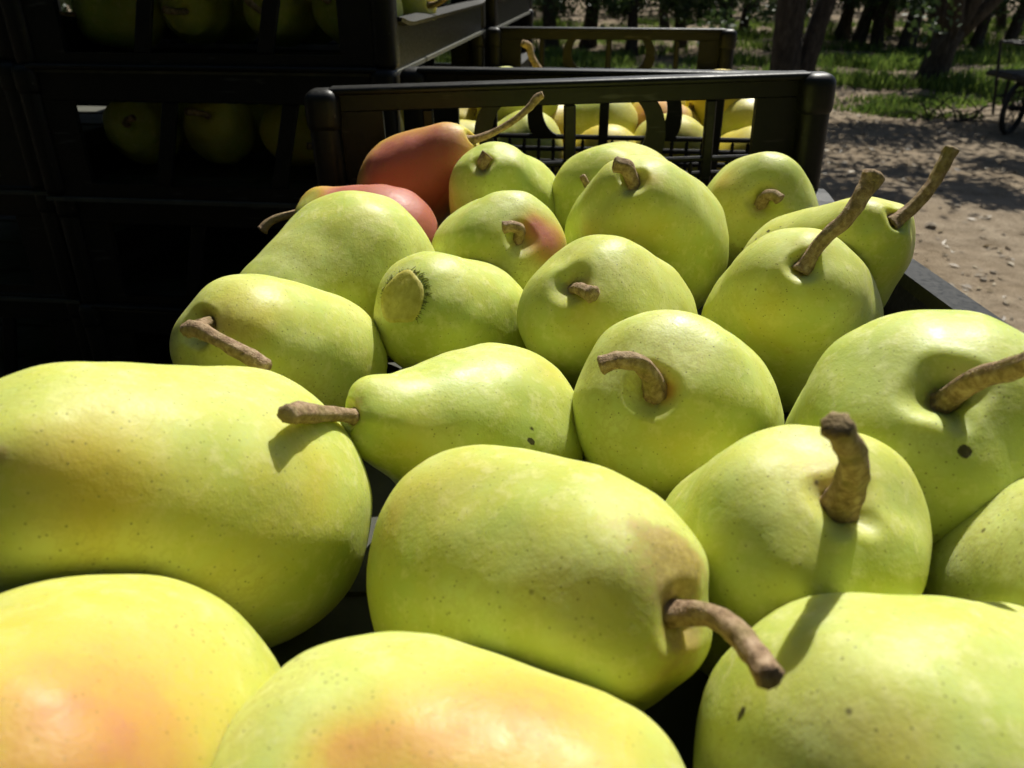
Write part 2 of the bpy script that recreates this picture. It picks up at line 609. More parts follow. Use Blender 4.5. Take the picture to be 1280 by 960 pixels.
F1 = frame(0.0475 + 0.006, 0.632 - 0.30, CAMZ - 0.073 - CH + 0.001, 1.5, -1.6)
make_crate(F1, 'black plastic crate with low sides filled with large green pears', None, 'ring')
F2 = frame(0.085 + 0.034, 0.768 + 0.30, CAMZ - 0.2175, -6.5)
make_crate(F2, 'black plastic crate of yellow pears behind the lattice end wall of another crate', None, 'ring')
STACK = {0: 'crate in the shaded tall stack holding a row of dim pears',
         1: 'crate in the shaded stack with greenish pears behind its wide window',
         -1: 'black crate below the dim pear crate in the shaded stack'}
for k in range(-2, 6):
    M = F2 @ Matrix.Translation((-0.388 + 0.002 * (k % 2), 0.004 * ((k * 7) % 3 - 1), TIER * k))
    make_crate(M, STACK.get(k, 'black crate of the tall shaded crate stack, empty looking'), 'crates in the tall stack', 'window')
    M = F2 @ Matrix.Translation((-0.388 * 2 - 0.004, 0.02 + 0.004 * ((k * 5) % 3 - 1), TIER * k))  # extra outer stack, added to screen off the sky at the left
    make_crate(M, 'black crate in the outer stack added beside the tall shaded stack to block the sky', 'added crates in the outer stack', 'window')
for k in range(-2, 5):  # out-of-view stack, added to keep skylight from coming in at the left
    make_crate(frame(-0.80, 0.02 + .004 * (k % 2), CAMZ - 0.2185 + TIER * k, 2 - k * .5), 'unseen black crate in a stack added beside the front crate to block sky light', 'added crates in the unseen near stack', 'window')
for k in range(-2, 4):
    M = F2 @ Matrix.Translation((-0.372, 0.625 + 0.004 * (k % 2), TIER * k)) @ Matrix.Rotation(math.radians(-1 + k * .6), 4, 'Z')
    make_crate(M, 'black crate in the short stack behind the tall shaded stack', 'crates in the short stack behind', 'window')
for k in (-2, -1):
    make_crate(frame(0.0535, 0.332, CAMZ - 0.2185 + TIER * k, 1.0), 'black crate stacked under the front crate of green pears', 'crates under the front crate', 'window')
    make_crate(F2 @ Matrix.Translation((0.002, 0.003 * k, TIER * k)), 'black crate stacked under the crate of yellow pears', 'crates under the farther crate', 'window')

# ------------------------------------------------------------------ pears
def profile(H, rn, cav, sharp=0.72, belly=0.93):
    P = [(-belly + 0.10, 0.0), (-belly + 0.05, 0.10), (-belly, 0.22), (-belly + 0.015, 0.40), (-belly + 0.13, 0.64), (-belly + 0.38, 0.865), (-belly + 0.66, 0.972), (0.0, 1.0)]
    for s in (0.15, 0.3, 0.45, 0.6, 0.72, 0.82, 0.9, 0.955, 0.985):
        k = smoothstep(0.0, 1.0, s / 0.95)
        r = 1.0 + (rn - 1.0) * (0.75 * k + 0.25 * s)
        if s > sharp:
            q = (s - sharp) / (1 - sharp)
            r *= math.sqrt(max(0.0, 1 - (q * 0.94) ** 2.3))
        P.append((s * H, r))
    last = P[-1][1]
    P.append((H * 1.0, last * 0.74))
    P.append((H - cav * 0.22, last * 0.50))
    P.append((H - cav * 0.62, last * 0.26))
    P.append((H - cav * 0.90, last * 0.10))
    P.append((H - cav, 0.0))
    return catmull(P, 4)

def pear_mesh(R, H, rn, cav=0.10, bend=0.0, lobes=0.02, seed=0, n=72, sharp=0.72, grooves=0.05, belly=0.93, lump=0.035, dents=()):
    """local mesh: stem end towards +Z, belly centre at the origin; bend pushes the neck to +X"""
    prof = profile(H, rn, cav, sharp, belly)
    V, F = [], []
    rng = random.Random(seed)
    ph = rng.random() * 6.28; ph2 = rng.random() * 6.28
    for i, (z, r) in enumerate(prof):
        end = smoothstep(0.72 * H, H, z)
        for j in range(n):
            th = 2 * math.pi * j / n
            rr = r * (1 + lobes * math.cos(2 * th + ph) + 0.6 * lobes * math.cos(3 * th + ph2))
            rr *= 1 + grooves * end * (0.8 * math.cos(4 * th + ph2) + 0.6 * math.cos(3 * th + ph) - 1.6 * max(0.0, math.cos(1.0 * (th - ph2))) ** 14 - 1.2 * max(0.0, math.cos(th - ph - 2.1)) ** 10)
            x = rr * math.cos(th); y = rr * math.sin(th); zz = z
            nv = 1.25 * lump * noise.noise(Vector((x * 1.1 + seed * 3.7, y * 1.1, zz * 1.1))) + lump * 0.45 * noise.noise(Vector((x * 3 + seed * 1.7, y * 3, zz * 3)))
            k = 1 + nv
            x *= k; y *= k; zz *= 1 + nv * 0.6
            if r > 0.001: zz += 0.05 * grooves * 10 * end * rr * math.cos(2 * th + ph)
            f = max(0.0, zz) / H
            x += bend * f * f
            for dv, dr, dd in dents:
                q = (Vector((x, y, zz)) - dv).length / dr
                if q < 1:
                    w = (1 - q * q) ** 2 * dd
                    c = Vector((x, y, zz)); c -= c.normalized() * w
                    x, y, zz = c
            V.append((x * R, y * R, zz * R))
    m = len(prof)
    for i in range(m - 1):
        for j in range(n):
            a = i * n + j; b = i * n + (j + 1) % n
            F.append((a, b, b + n, a + n))
    me = bpy.data.meshes.new('body')
    me.from_pydata(V, [], F)
    me.update()
    # the two poles
    bm = bmesh.new(); bm.from_mesh(me)
    bmesh.ops.remove_doubles(bm, verts=bm.verts[:], dist=R * 0.0015)
    bmesh.ops.recalc_face_normals(bm, faces=bm.faces[:])
    bm.to_mesh(me); bm.free()
    me.polygons.foreach_set('use_smooth', [True] * len(me.polygons))
    me.materials.append(M_PEAR)
    return me

def set_attr(me, name, vals):
    a = me.attributes.new(name, 'FLOAT', 'POINT')
    a.data.foreach_set('value', vals)

def calyx_mesh(R, belly):
    V, F = [], []
    for q in range(5):
        a = 2 * math.pi * q / 5
        d = Vector((math.cos(a), math.sin(a), 0)); t = Vector((-d.y, d.x, 0))
        b = len(V)
        z = -belly + 0.07
        for p in (d * 0.05 + t * 0.05, d * 0.05 - t * 0.05, d * 0.16 - t * 0.03, d * 0.2, d * 0.16 + t * 0.03):
            zz = z - (0.03 if p.length < 0.1 else 0.10)
            V.append(Vector((p.x, p.y, zz)) * R)
        for p in range(5):
            V.append(V[b + p] + Vector((0, 0, 0.02 * R)))
        F.append(tuple(b + i for i in range(5))); F.append(tuple(b + 5 + i for i in range(4, -1, -1)))
        for i in range(5):
            F.append((b + i, b + (i + 1) % 5, b + 5 + (i + 1) % 5, b + 5 + i))
    return V, F

FRONT = []
def front_pear(label, c, Rpx, zc, s, H, rn, near=True, stem=None, marks=(), bend=0.0, bdir=(0, 0, 1), cav=0.10, seed=1, twig=None,
               base=(0.0, 0.0), sharp=0.72, grooves=0.05, lobes=0.02, belly=0.93, lump=0.045, scar=False, dents=()):
    P = at_z(c[0], c[1], zc)
    d = project(P)[2]
    R = Rpx * d / FPX
    # direction of the stem end: the point at distance H*R from P seen at pixel s
    r = ray(*s)
    r = r.normalized()
    w = P - CAM
    tc = w.dot(r)
    h2 = (w - r * tc).length_squared
    L = H * R
    if h2 < L * L:
        off = math.sqrt(L * L - h2)
        Q = CAM + r * (tc - off if near else tc + off)
    else:
        Q = CAM + r * tc
    ax = (Q - P).normalized()
    bx = Vector(bdir); bx = bx - ax * bx.dot(ax)
    if bx.length < 1e-4: bx = Vector((1, 0, 0)) - ax * ax.x
    bx.normalize()
    by = ax.cross(bx)
    rot = Matrix((bx, by, ax)).transposed()
    ld = [(rot.transposed() @ ((at_depth(u, v, d) - P)).normalized() if False else Vector(dv), dr, dd) for (dv, dr, dd) in [] for u, v in []]
    t = empty('pear', P)
    tag(t, label, 'pear')
    # dents given as pixels: aim from the belly centre to the near surface
    dl = []
    for (u, v, rp, dep) in dents:
        rr_ = ray(u, v).normalized()
        w2 = P - CAM; tc2 = w2.dot(rr_); hh = (w2 - rr_ * tc2).length_squared
        rad = R * 1.05
        q = CAM + rr_ * (tc2 - math.sqrt(max(0.0, rad * rad - hh)))
        dl.append((rot.transposed() @ (q - P) / R, rp / Rpx, dep))
    me = pear_mesh(R, H, rn, cav, bend, lobes, seed, 96, sharp, grooves, belly, lump, dl)
    for v in me.vertices:
        v.co = rot @ v.co
    me.update()
    body = link_mesh('body', me, None, t)
    # marks anchored on the surface
    n = len(me.vertices)
    A = {'blush': [base[0]] * n, 'yel': [base[1]] * n, 'russet': [0.0] * n, 'spot': [0.0] * n}
    cos = [v.co + P for v in me.vertices]
    pr = [project(q) for q in cos]
    facing = [(v.normal.dot(CAM - q) > 0) for v, q in zip(me.vertices, cos)]
    for mk in marks:
        kind, u, v, rp, st = mk[:5]
        best, bi = 1e18, 0
        for i in range(n):
            if facing[i]:
                e = (pr[i][0] - u) ** 2 + (pr[i][1] - v) ** 2
                if e < best: best, bi = e, i
        ctr = cos[bi]; rad = rp * pr[bi][2] / FPX
        arr = A[kind]
        for i in range(n):
            e = (cos[i] - ctr).length / rad
            if e < 2.2:
                arr[i] += st * math.exp(-e * e * 1.2)
    # a little russet in the stem cavity
    tip = rot @ Vector((bend * R, 0, (H - cav) * R)) + P
    for i in range(n):
        e = (cos[i] - tip).length / (0.16 * R)
        if e < 2.2: A['russet'][i] += 0.75 * math.exp(-e * e * 1.1)
    for kname, vals in A.items():
        set_attr(me, kname, [max(0.0, min(1.2, x)) for x in vals])
    # calyx
    V, F = calyx_mesh(R, belly)
    from_py('calyx', [rot @ v for v in V], F, M_STEM, t)
    # stem
    if stem:
        tip = tip - ax * 0.02 * R
        dt = project(tip)[2]
        pu, pv, _ = project(tip)
        pts = [tuple(tip) + (stem[0][2] * dt / FPX,)]
        for (u, v, rp, dd) in stem[1:]:
            q = at_depth(u, v, dt + dd)
            pts.append(tuple(q) + (rp * (dt + dd) / FPX,))
        sm = catmull(pts, 7)
        P3 = [Vector(x[:3]) - P for x in sm]; RR = [x[3] for x in sm]
        RR[0] *= 1.7; RR[1] *= 1.4; RR[2] *= 1.18; RR[3] *= 1.06
        RR[-4] *= 1.04; RR[-3] *= 1.10; RR[-2] *= 1.14; RR[-1] *= 0.82
        parts = [tube(P3, [q * .87 for q in RR], 20, 0.15, seed, True, 7)]
        if twig:
            q = [tuple(at_depth(u, v, dt + dd)) + (rp * (dt + dd) / FPX,) for (u, v, rp, dd) in twig]
            sm = catmull(q, 8)
            RR = [x[3] for x in sm]; RR[0] *= 0.7; RR[-1] *= 0.75
            parts.append(tube([Vector(x[:3]) - P for x in sm], RR, 16, 0.2, seed + 3, True, 7))
        V, F = merge(parts)
        from_py('stem', V, F, M_STEM, t, True)
    if scar:
        # shallow dry disc where the stem broke away, with a ring of cracks
        def surf(dx, dy):
            """a point of the end surface above the plane offset (dx, dy)"""
            best = None; bd = 1e9
            for q in cos:
                w_ = q - P
                if w_.dot(ax) < 0.5 * H * R: continue
                e = (w_.dot(bx) - dx) ** 2 + (w_.dot(by) - dy) ** 2
                if e < bd: bd, best = e, w_.dot(ax)
            return bx * dx + by * dy + ax * best
        V, F = [], []
        N = 30
        for fr, hz in ((0.0, .020), (0.10, .016), (0.20, .010), (0.30, .012), (0.345, .022), (0.37, -.02)):
            for j in range(N):
                th = 2 * math.pi * j / N
                w_ = fr * R * (1 + 0.06 * math.sin(3 * th + 1) + 0.04 * math.sin(5 * th))
                V.append(surf(w_ * math.cos(th), w_ * math.sin(th)) + ax * hz * R)
        for i in range(5):
            for j in range(N):
                a = i * N + j; b = i * N + (j + 1) % N
                F.append((a, b, b + N, a + N))
        from_py('stem_scar', V, F, M_SCAR, t, True)
        rg = random.Random(4)
        for q in range(80):
            th = rg.uniform(-2.2, 1.9)
            r0 = .36 * R; r1 = r0 + R * rg.uniform(.03, .10)
            pts = [surf(r * math.cos(th + dth), r * math.sin(th + dth)) + ax * .004 * R for r, dth in ((r0, 0), ((r0 + r1) / 2, rg.uniform(-.03, .03)), (r1, rg.uniform(-.06, .06)))]
            V, F = tube(pts, [.0075 * R, .005 * R, .001 * R], 5)
            from_py('crack', V, F, M_CRACK, t)
    FRONT.append((t, P, R))
    return t

front_pear('big yellow green pear lying on its side, freckled, across from the hooked twig', (272, 636), 184, -.158, (-60, 585), 1.78, .66, True,
           [(0, 0, 16, 0), (-90, 575, 16, -.01), (-120, 565, 17, -.02)], [('yel', 110, 600, 95, .75), ('yel', 300, 690, 120, .35), ('blush', 60, 560, 45, .22), ('russet', 2, 570, 14, .7), ('spot', 283, 489, 4, .6), ('yel', 390, 600, 60, .3)],
           seed=11, sharp=.66, bend=.0)
front_pear('large pear with a wide peach coloured blush on its rounded back', (100, 958), 243, -.160, (-170, 1120), 1.5, .7, True,
           None, [('blush', 130, 890, 230, .55), ('blush', 90, 930, 120, .08), ('yel', 200, 820, 120, .15), ('yel', 30, 780, 120, .1)], seed=12, base=(0.05, .05))
front_pear('golden pear with a broad orange flush, in front of the pear with the russet shoulder', (508, 1078), 270, -.166, (890, 1130), 1.32, .74, True,
           None, [('blush', 660, 890, 160, .55), ('blush', 500, 930, 100, .35), ('yel', 640, 860, 150, .2), ('blush', 410, 950, 60, .35), ('russet', 440, 890, 10, .5)], seed=13, base=(0.0, .03))
front_pear('plump green pear with a russet brown shoulder and thick crooked stem', (628, 722), 168, -.163, (850, 770), 1.70, .66, True,
           [(0, 0, 17, 0), (885, 768, 17, -.011), (918, 788, 18, -.024), (944, 818, 19, -.034), (964, 850, 19, -.041)],
           [('russet', 828, 682, 44, .85), ('russet', 866, 705, 44, .85), ('russet', 845, 735, 40, .5), ('russet', 858, 812, 55, .75), ('russet', 800, 720, 45, .35), ('russet', 790, 660, 30, .3), ('blush', 495, 640, 40, .25), ('yel', 540, 600, 60, .3), ('yel', 840, 840, 50, .5)],
           seed=14, cav=.09, sharp=.62, grooves=.07)
front_pear('pale green pear with a small dark pit, crossed by a curved stem shadow', (1112, 985), 240, -.160, (1330, 900), 1.4, .7, False,
           None, [('yel', 1110, 930, 70, .45), ('spot', 926, 896, 9, 1.0), ('russet', 1235, 785, 14, .5), ('russet', 1255, 805, 14, .5)], seed=15)
front_pear('knobbly green pear with a fat upright stem and deep groove below it', (958, 712), 148, -.165, (1057, 630), 1.42, .84, True,
           [(0, 0, 26, 0), (1064, 602, 23, -.012), (1067, 575, 20, -.024), (1058, 552, 20, -.034), (1044, 529, 20, -.041)],
           [('russet', 1018, 592, 22, .5), ('yel', 1040, 590, 60, .3)], seed=16, cav=.16, grooves=.10, sharp=.66, lobes=.03,
           dents=[(1060, 672, 46, .10), (1092, 640, 38, .07)])
front_pear('green pear showing one rounded flank, crossed by a thin straight stem shadow', (1340, 775), 184, -.165, (1500, 740), 1.4, .7, True,
           None, [('russet', 1262, 640, 8, .4)], seed=17)
front_pear('broad green pear with a sunken stem and a black oval blemish below it', (1140, 578), 161, -.155, (1184, 492), 1.30, .84, True,
           [(0, 0, 17, 0), (1215, 476, 16, -.016), (1262, 462, 16, -.032), (1310, 446, 17, -.050)],
           [('spot', 1205, 567, 10, 1.2), ('spot', 1124, 459, 5, .5)], seed=18, cav=.20, sharp=.62, grooves=.09,
           dents=[(1150, 470, 45, .06), (1125, 460, 14, .04)])
front_pear('round green pear with a pinkish stem hollow and stem curling sideways', (845, 521), 125, -.165, (816, 487), 1.30, .80, True,
           [(0, 0, 16, 0), (812, 468, 14, -.010), (797, 453, 13, -.016), (773, 450, 13, -.018), (749, 457, 13, -.017)],
           [('blush', 836, 490, 20, .62), ('russet', 805, 462, 12, .35), ('yel', 850, 540, 60, .3)], seed=19, cav=.16, sharp=.6)
front_pear('tapered yellow green pear with its thick knobbed stem touching the big pear', (612, 546), 116, -.168, (437, 520), 1.82, .36, True,
           [(0, 0, 11, 0), (418, 517, 11, -.016), (392, 517, 14, -.032), (372, 516, 15, -.044), (357, 518, 12, -.052)],
           [('spot', 664, 540, 3, .7), ('spot', 665, 548, 3, .7), ('spot', 668, 553, 3, .7), ('spot', 650, 462, 3, .5), ('yel', 520, 560, 50, .4), ('yel', 680, 460, 40, .35), ('russet', 448, 500, 16, .35)],
           seed=20, sharp=.80, cav=.10, grooves=.09)
front_pear('green pear with a humped neck and a hooked twig left on its stem', (386, 456), 94, -.163, (250, 408), 1.88, .80, True,
           [(0, 0, 9, 0), (262, 404, 9, -.008), (248, 409, 10, -.014)], [('yel', 300, 395, 50, .4), ('spot', 255, 366, 3, .5), ('russet', 245, 385, 18, .3)],
           seed=21, bend=-.02, bdir=(0, 0, 1), sharp=.60, cav=.22, lump=.03, dents=[(285, 415, 34, .09)],
           twig=[(231, 414, 9, -.014), (245, 411, 11, -.016), (270, 423, 9, -.020), (305, 442, 10, -.024), (336, 459, 9, -.027)])
front_pear('smooth pale green pear sloping down behind the pear with the hooked twig', (446, 348), 104, -.150, (318, 425), 1.5, .66, True,
           None, [('yel', 450, 280, 60, .2)], seed=22)
front_pear('red cheeked pear lying flat with its stem over the crate side', (480, 305), 70, -.155, (374, 262), 1.62, .52, False,
           [(0, 0, 6, 0), (352, 271, 5.5, 0), (336, 279, 6, 0), (327, 289, 7, 0)],
           [('blush', 490, 245, 55, .85), ('blush', 530, 280, 45, .7), ('blush', 430, 240, 24, .4), ('blush', 380, 256, 26, -.6)], seed=23, base=(.60, .2))
front_pear('dull red pear tilted against the lattice wall, with a long slanting stem', (514, 234), 65, -.138, (590, 172), 1.62, .52, True,
           [(0, 0, 6, 0), (612, 168, 5, -.004), (640, 152, 4.6, -.008), (660, 136, 5, -.010), (672, 122, 5.5, -.012), (679, 118, 4.5, -.013)],
           [('blush', 485, 215, 50, .6), ('blush', 540, 195, 40, .45), ('blush', 525, 245, 50, .55), ('yel', 590, 165, 16, .8), ('blush', 588, 170, 20, -.6)], seed=24, base=(.52, .2))
front_pear('green pear leaning back with a broken stub of stem, beside the dull red pear', (634, 262), 70, -.145, (604, 206), 1.45, .62, True,
           [(0, 0, 9, 0), (605, 202, 9, -.003), (611, 194, 10, -.004)], [('russet', 603, 215, 14, .5)], seed=25, sharp=.66, cav=.10)
front_pear('green pear with an orange flush on one side of its hooked stem', (620, 330), 82, -.152, (650, 298), 1.36, .76, True,
           [(0, 0, 8, 0), (650, 288, 8, -.006), (641, 283, 8, -.010), (628, 284, 7.5, -.011)],
           [('blush', 686, 300, 36, .8), ('blush', 668, 280, 20, .4), ('yel', 600, 330, 40, .3)], seed=26, cav=.12)
front_pear('green pear with a round dry scar where its stem broke off', (580, 408), 86, -.160, (502, 372), 1.5, .74, True,
           None, [('russet', 480, 395, 10, .3)], seed=27, sharp=.62, cav=.0, grooves=.0, scar=True)
front_pear('green pear with a short dark stem stub in a dimple near its top', (768, 424), 105, -.162, (714, 357), 1.40, .76, True,
           [(0, 0, 8, 0), (724, 361, 9, -.008), (742, 369, 12, -.016)], [('yel', 735, 400, 40, .3)], seed=28, cav=.09, sharp=.62)
front_pear('tall cone shaped green pear with a stubby bent stem on top', (808, 305), 99, -.142, (792, 228), 1.44, .56, True,
           [(0, 0, 11, 0), (788, 220, 10, -.004), (782, 209, 11, -.007), (767, 205, 10, -.008)],
           [('blush', 812, 224, 16, .3), ('blush', 735, 295, 28, .28), ('yel', 800, 290, 50, .3)], seed=29, cav=.09, sharp=.62, grooves=.08)
front_pear('green pear half hidden behind the cone shaped pear, thin pointed stem', (772, 258), 80, -.145, (742, 246), 1.3, .7, True,
           [(0, 0, 6, 0), (736, 234, 5.5, -.004), (727, 219, 4, -.006)], [], seed=30)
front_pear('rounded green pear by the corner of the lattice wall, stem like a bean', (946, 272), 75, -.150, (952, 252), 1.25, .76, True,
           [(0, 0, 9, 0), (957, 245, 8, -.008), (968, 244, 8, -.012), (976, 250, 7, -.014)],
           [('blush', 900, 228, 24, .3), ('yel', 930, 260, 40, .35)], seed=31, cav=.14)
front_pear('green pear standing upright with a long thick leaning stem', (987, 405), 108, -.157, (1004, 332), 1.42, .60, True,
           [(0, 0, 11, 0), (1028, 300, 10, -.006), (1056, 275, 11, -.010), (1074, 250, 12, -.012), (1094, 216, 15, -.013)],
           [('yel', 960, 400, 50, .3), ('russet', 985, 440, 6, .4)], seed=32, cav=.10, sharp=.66)
front_pear('green pear with dark scratches, leaning to the crate side, long stem pointing up', (1014, 350), 90, -.150, (1122, 274), 1.72, .50, True,
           [(0, 0, 11, 0), (1142, 258, 9.5, -.003), (1166, 230, 9, -.006), (1180, 205, 9.5, -.008), (1190, 185, 10, -.009)],
           [('spot', 945, 297, 6, .6), ('spot', 960, 289, 7, .7), ('spot', 975, 284, 6, .6), ('spot', 992, 277, 6, .55), ('spot', 968, 280, 5, .5)], seed=33, cav=.10, sharp=.72, grooves=.09)

# ------------------------------------------------------------------ filler pears (second crate, dark stack)
def proto_mesh(seed, R, H, rn, blush, yel):
    me = pear_mesh(R, H, rn, .10, .05, .02, seed, 40)
    rng = random.Random(seed)
    d = Vector((rng.uniform(-1, 1), rng.uniform(-1, 1), rng.uniform(-.5, .5))).normalized()
    n = len(me.vertices)
    bl, ye = [], []
    for v in me.vertices:
        k = v.co.normalized().dot(d)
        bl.append(max(0.0, blush * smoothstep(0.1, 0.9, k)))
        ye.append(max(0.0, min(1.0, yel + 0.3 * k)))
    set_attr(me, 'blush', bl); set_attr(me, 'yel', ye)
    set_attr(me, 'russet', [0.0] * n); set_attr(me, 'spot', [0.0] * n)
    pts = catmull([(0, 0, (H - .12) * R, .0034), (0.002, 0, H * R + .008, .0028), (.008, .002, H * R + .018, .003), (.016, .003, H * R + .024, .0036)], 4)
    V, F = tube([Vector(p[:3]) for p in pts], [p[3] for p in pts], 10, .15, seed)
    st = bpy.data.meshes.new('stem'); st.from_pydata([tuple(p) for p in V], [], F); st.update()
    st.polygons.foreach_set('use_smooth', [True] * len(st.polygons)); st.materials.append(M_STEM)
    V, F = calyx_mesh(R, .93)
    ca = bpy.data.meshes.new('calyx'); ca.from_pydata([tuple(p) for p in V], [], F); ca.update(); ca.materials.append(M_STEM)
    return me, st, ca
PROTOS = {
    'green': [proto_mesh(51, .039, 1.4, .66, 0.0, .15), proto_mesh(52, .037, 1.6, .6, .1, .25)],
    'yellow': [proto_mesh(53, .038, 1.45, .66, .15, .75), proto_mesh(54, .036, 1.5, .62, .2, .9)],
    'orange': [proto_mesh(55, .037, 1.5, .62, .5, .8), proto_mesh(56, .038, 1.4, .68, .6, .6)],
}
def copy_pear(kind, i, loc, ax, roll, label, group, scale=1.0):
    me, st, ca = PROTOS[kind][i % 2]
    t = empty('pear', loc)
    tag(t, label, 'pear', group)
    q = Vector(ax).normalized().to_track_quat('Z', 'Y') @ Quaternion((0, 0, 1), roll)
    t.rotation_mode = 'QUATERNION'; t.rotation_quaternion = q
    t.scale = (scale,) * 3
    link_mesh('body', me, None, t); link_mesh('stem', st, None, t); link_mesh('calyx', ca, None, t)
    return t

rng = random.Random(5)
LBL2 = {'green': 'pale green pear in the farther crate, seen through the lattice', 'yellow': 'yellow pear in the farther crate, seen through the lattice',
        'orange': 'orange flushed pear in the farther crate, seen through the lattice'}
cols, rows = 5, 7
for j in range(rows):
    for i in range(cols):
        x = -CW / 2 + 0.048 + (CW - 0.096) * i / (cols - 1) + rng.uniform(-.006, .006)
        y = -CL / 2 + 0.062 + (CL - 0.124) * j / (rows - 1) + rng.uniform(-.008, .008)
        z = 0.040 + rng.uniform(0, .004) + (0.010 * ((i + j) % 2) if j < 3 else 0)
        kind = rng.choice(['green', 'yellow', 'yellow', 'yellow', 'orange'])
        if 1 <= j <= 4: z += .009
        if j == 0: kind = ['green', 'green', 'yellow', 'green', 'yellow'][i]
        a = rng.uniform(0, 6.28)
        copy_pear(kind, rng.randrange(2), F2 @ Vector((x, y, z)), (math.cos(a), math.sin(a), rng.uniform(-.2, .35)), rng.uniform(0, 6.28), LBL2[kind], 'pears in the farther crate', rng.uniform(.94, 1.04))
# the two that rise above its rim, and the one whose stem stands up
for (u, v, d, kind, lab) in ((634, 131, .86, 'green', 'pale pear just topping the rim of the farther crate beside a standing stem'),
                             (900, 133, .88, 'yellow', 'pale pear just topping the rim of the farther crate near its corner')):
    copy_pear(kind, 0, at_depth(u, v, d), (.9, .3, .05), 1.0, lab, None)
p0 = at_depth(690, 142, .95)
t = copy_pear('orange', 1, p0, (-.2, .1, .9), .3, 'orange pear with a reddish stem standing above the rim of the farther crate', None, .9)
ps = catmull([tuple(at_depth(683, 100, .945)) + (.0045,), tuple(at_depth(672, 84, .94)) + (.0042,), tuple(at_depth(664, 70, .935)) + (.0038,), tuple(at_depth(661, 58, .93)) + (.0042,), tuple(at_depth(653, 54, .925)) + (.004,)], 6)
Vt, Ft = tube([Vector(p[:3]) for p in ps], [p[3] for p in ps], 10, .15, 2)
for ch in list(t.children):
    if ch.name.startswith('stem'): bpy.data.objects.remove(ch)
bpy.context.view_layer.update()
inv = t.matrix_world.inverted()
from_py('stem', [inv @ p for p in Vt], Ft, M_STEM, t, True)

for k in range(3):
    for j in range(2):
        for i in range(4):
            x = -CW / 2 + 0.056 + 0.088 * i + rng.uniform(-.006, .006)
            y = -CL / 2 + 0.135 + 0.09 * j
            M = F2 @ Matrix.Translation((-0.388, 0, TIER * k))
            a = rng.uniform(3.6, 5.8)
            lab = ['dim green pear in the bottom crate of the shaded stack', 'green pear behind the wide window of the second stacked crate', 'green pear in an upper crate of the tall shaded stack'][k]
            copy_pear('green', rng.randrange(2), M @ Vector((x, y, 0.047 + rng.uniform(0, .006))), (math.cos(a), math.sin(a), rng.uniform(-.1, .5)), rng.uniform(0, 6.28), lab, 'pears in the shaded stack tier %s' % 'abc'[k], rng.uniform(.98, 1.1))

# ------------------------------------------------------------------ orchard trees
def crown_mesh(seed, nleaf, rx, rz, zc, size, lowhang=0.25, ncl=46, ry=None, cr=(.25, .6)):
    ry = ry or rx
    rng = random.Random(seed)
    V, F = [], []
    clumps = []
    for _ in range(ncl):
        while True:
            p = Vector((rng.uniform(-1, 1), rng.uniform(-1, 1), rng.uniform(-1, 1)))
            if 0.25 < p.length < 1: break
        clumps.append((Vector((p.x * rx, p.y * ry, zc + p.z * rz)), rng.uniform(*cr)))
    for _ in range(int(46 * lowhang)):
        a = rng.uniform(0, 6.28); r = rng.uniform(.4, 1.0) * rx
        clumps.append((Vector((r * math.cos(a), r * math.sin(a), rng.uniform(.85, 1.6))), rng.uniform(.18, .4)))
    for _ in range(nleaf):
        c, r = rng.choice(clumps)
        p = c + Vector((rng.gauss(0, r * .55), rng.gauss(0, r * .55), rng.gauss(0, r * .45)))
        if p.z < .55: p.z = .55 + rng.random() * .4
        d = Vector((rng.gauss(0, 1), rng.gauss(0, 1), rng.gauss(-.3, .7))).normalized()
        w = d.cross(Vector((rng.gauss(0, 1), rng.gauss(0, 1), rng.gauss(0, 1)))).normalized()
        s = size * rng.uniform(.7, 1.3)
        b = len(V)
        V += [p, p + d * s * .5 + w * s * .28, p + d * s, p + d * s * .5 - w * s * .28]
        F.append((b, b + 1, b + 2, b + 3))
    me = bpy.data.meshes.new('crown'); me.from_pydata([tuple(v) for v in V], [], F); me.update(); me.materials.append(M_LEAF)
    return me

def limbs(seed, trunk_pts, trunk_r, n_br, spread=1.2, top=2.8):
    rng = random.Random(seed)
    parts = [tube([Vector(p) for p in trunk_pts], trunk_r, 14, .22, seed)]
    tp = Vector(trunk_pts[-1]); tr = trunk_r[-1]
    for i in range(n_br):
        a = 6.28 * i / n_br + rng.uniform(-.4, .4)
        end = tp + Vector((math.cos(a) * spread * rng.uniform(.7, 1.2), math.sin(a) * spread * rng.uniform(.7, 1.2), rng.uniform(.6, 1) * top * .6))
        mid = tp.lerp(end, .5) + Vector((rng.uniform(-.15, .15), rng.uniform(-.15, .15), rng.uniform(-.05, .25)))
        st = tp - Vector((0, 0, tr * .6))
        sm = catmull([tuple(st) + (tr * .72,), tuple(mid) + (tr * .45,), tuple(end) + (tr * .14,)], 5)
        parts.append(tube([Vector(q[:3]) for q in sm], [q[3] for q in sm], 8, .15, seed + i))
        for w in range(3):
            q = mid.lerp(end, rng.uniform(0, .8))
            e2 = q + Vector((rng.uniform(-.6, .6), rng.uniform(-.6, .6), rng.uniform(-.7, .5)))
            parts.append(tube([q, q.lerp(e2, .5) + Vector((0, 0, .08)), e2], [tr * .16, tr * .11, tr * .04], 6, 0, 0))
    return merge(parts)

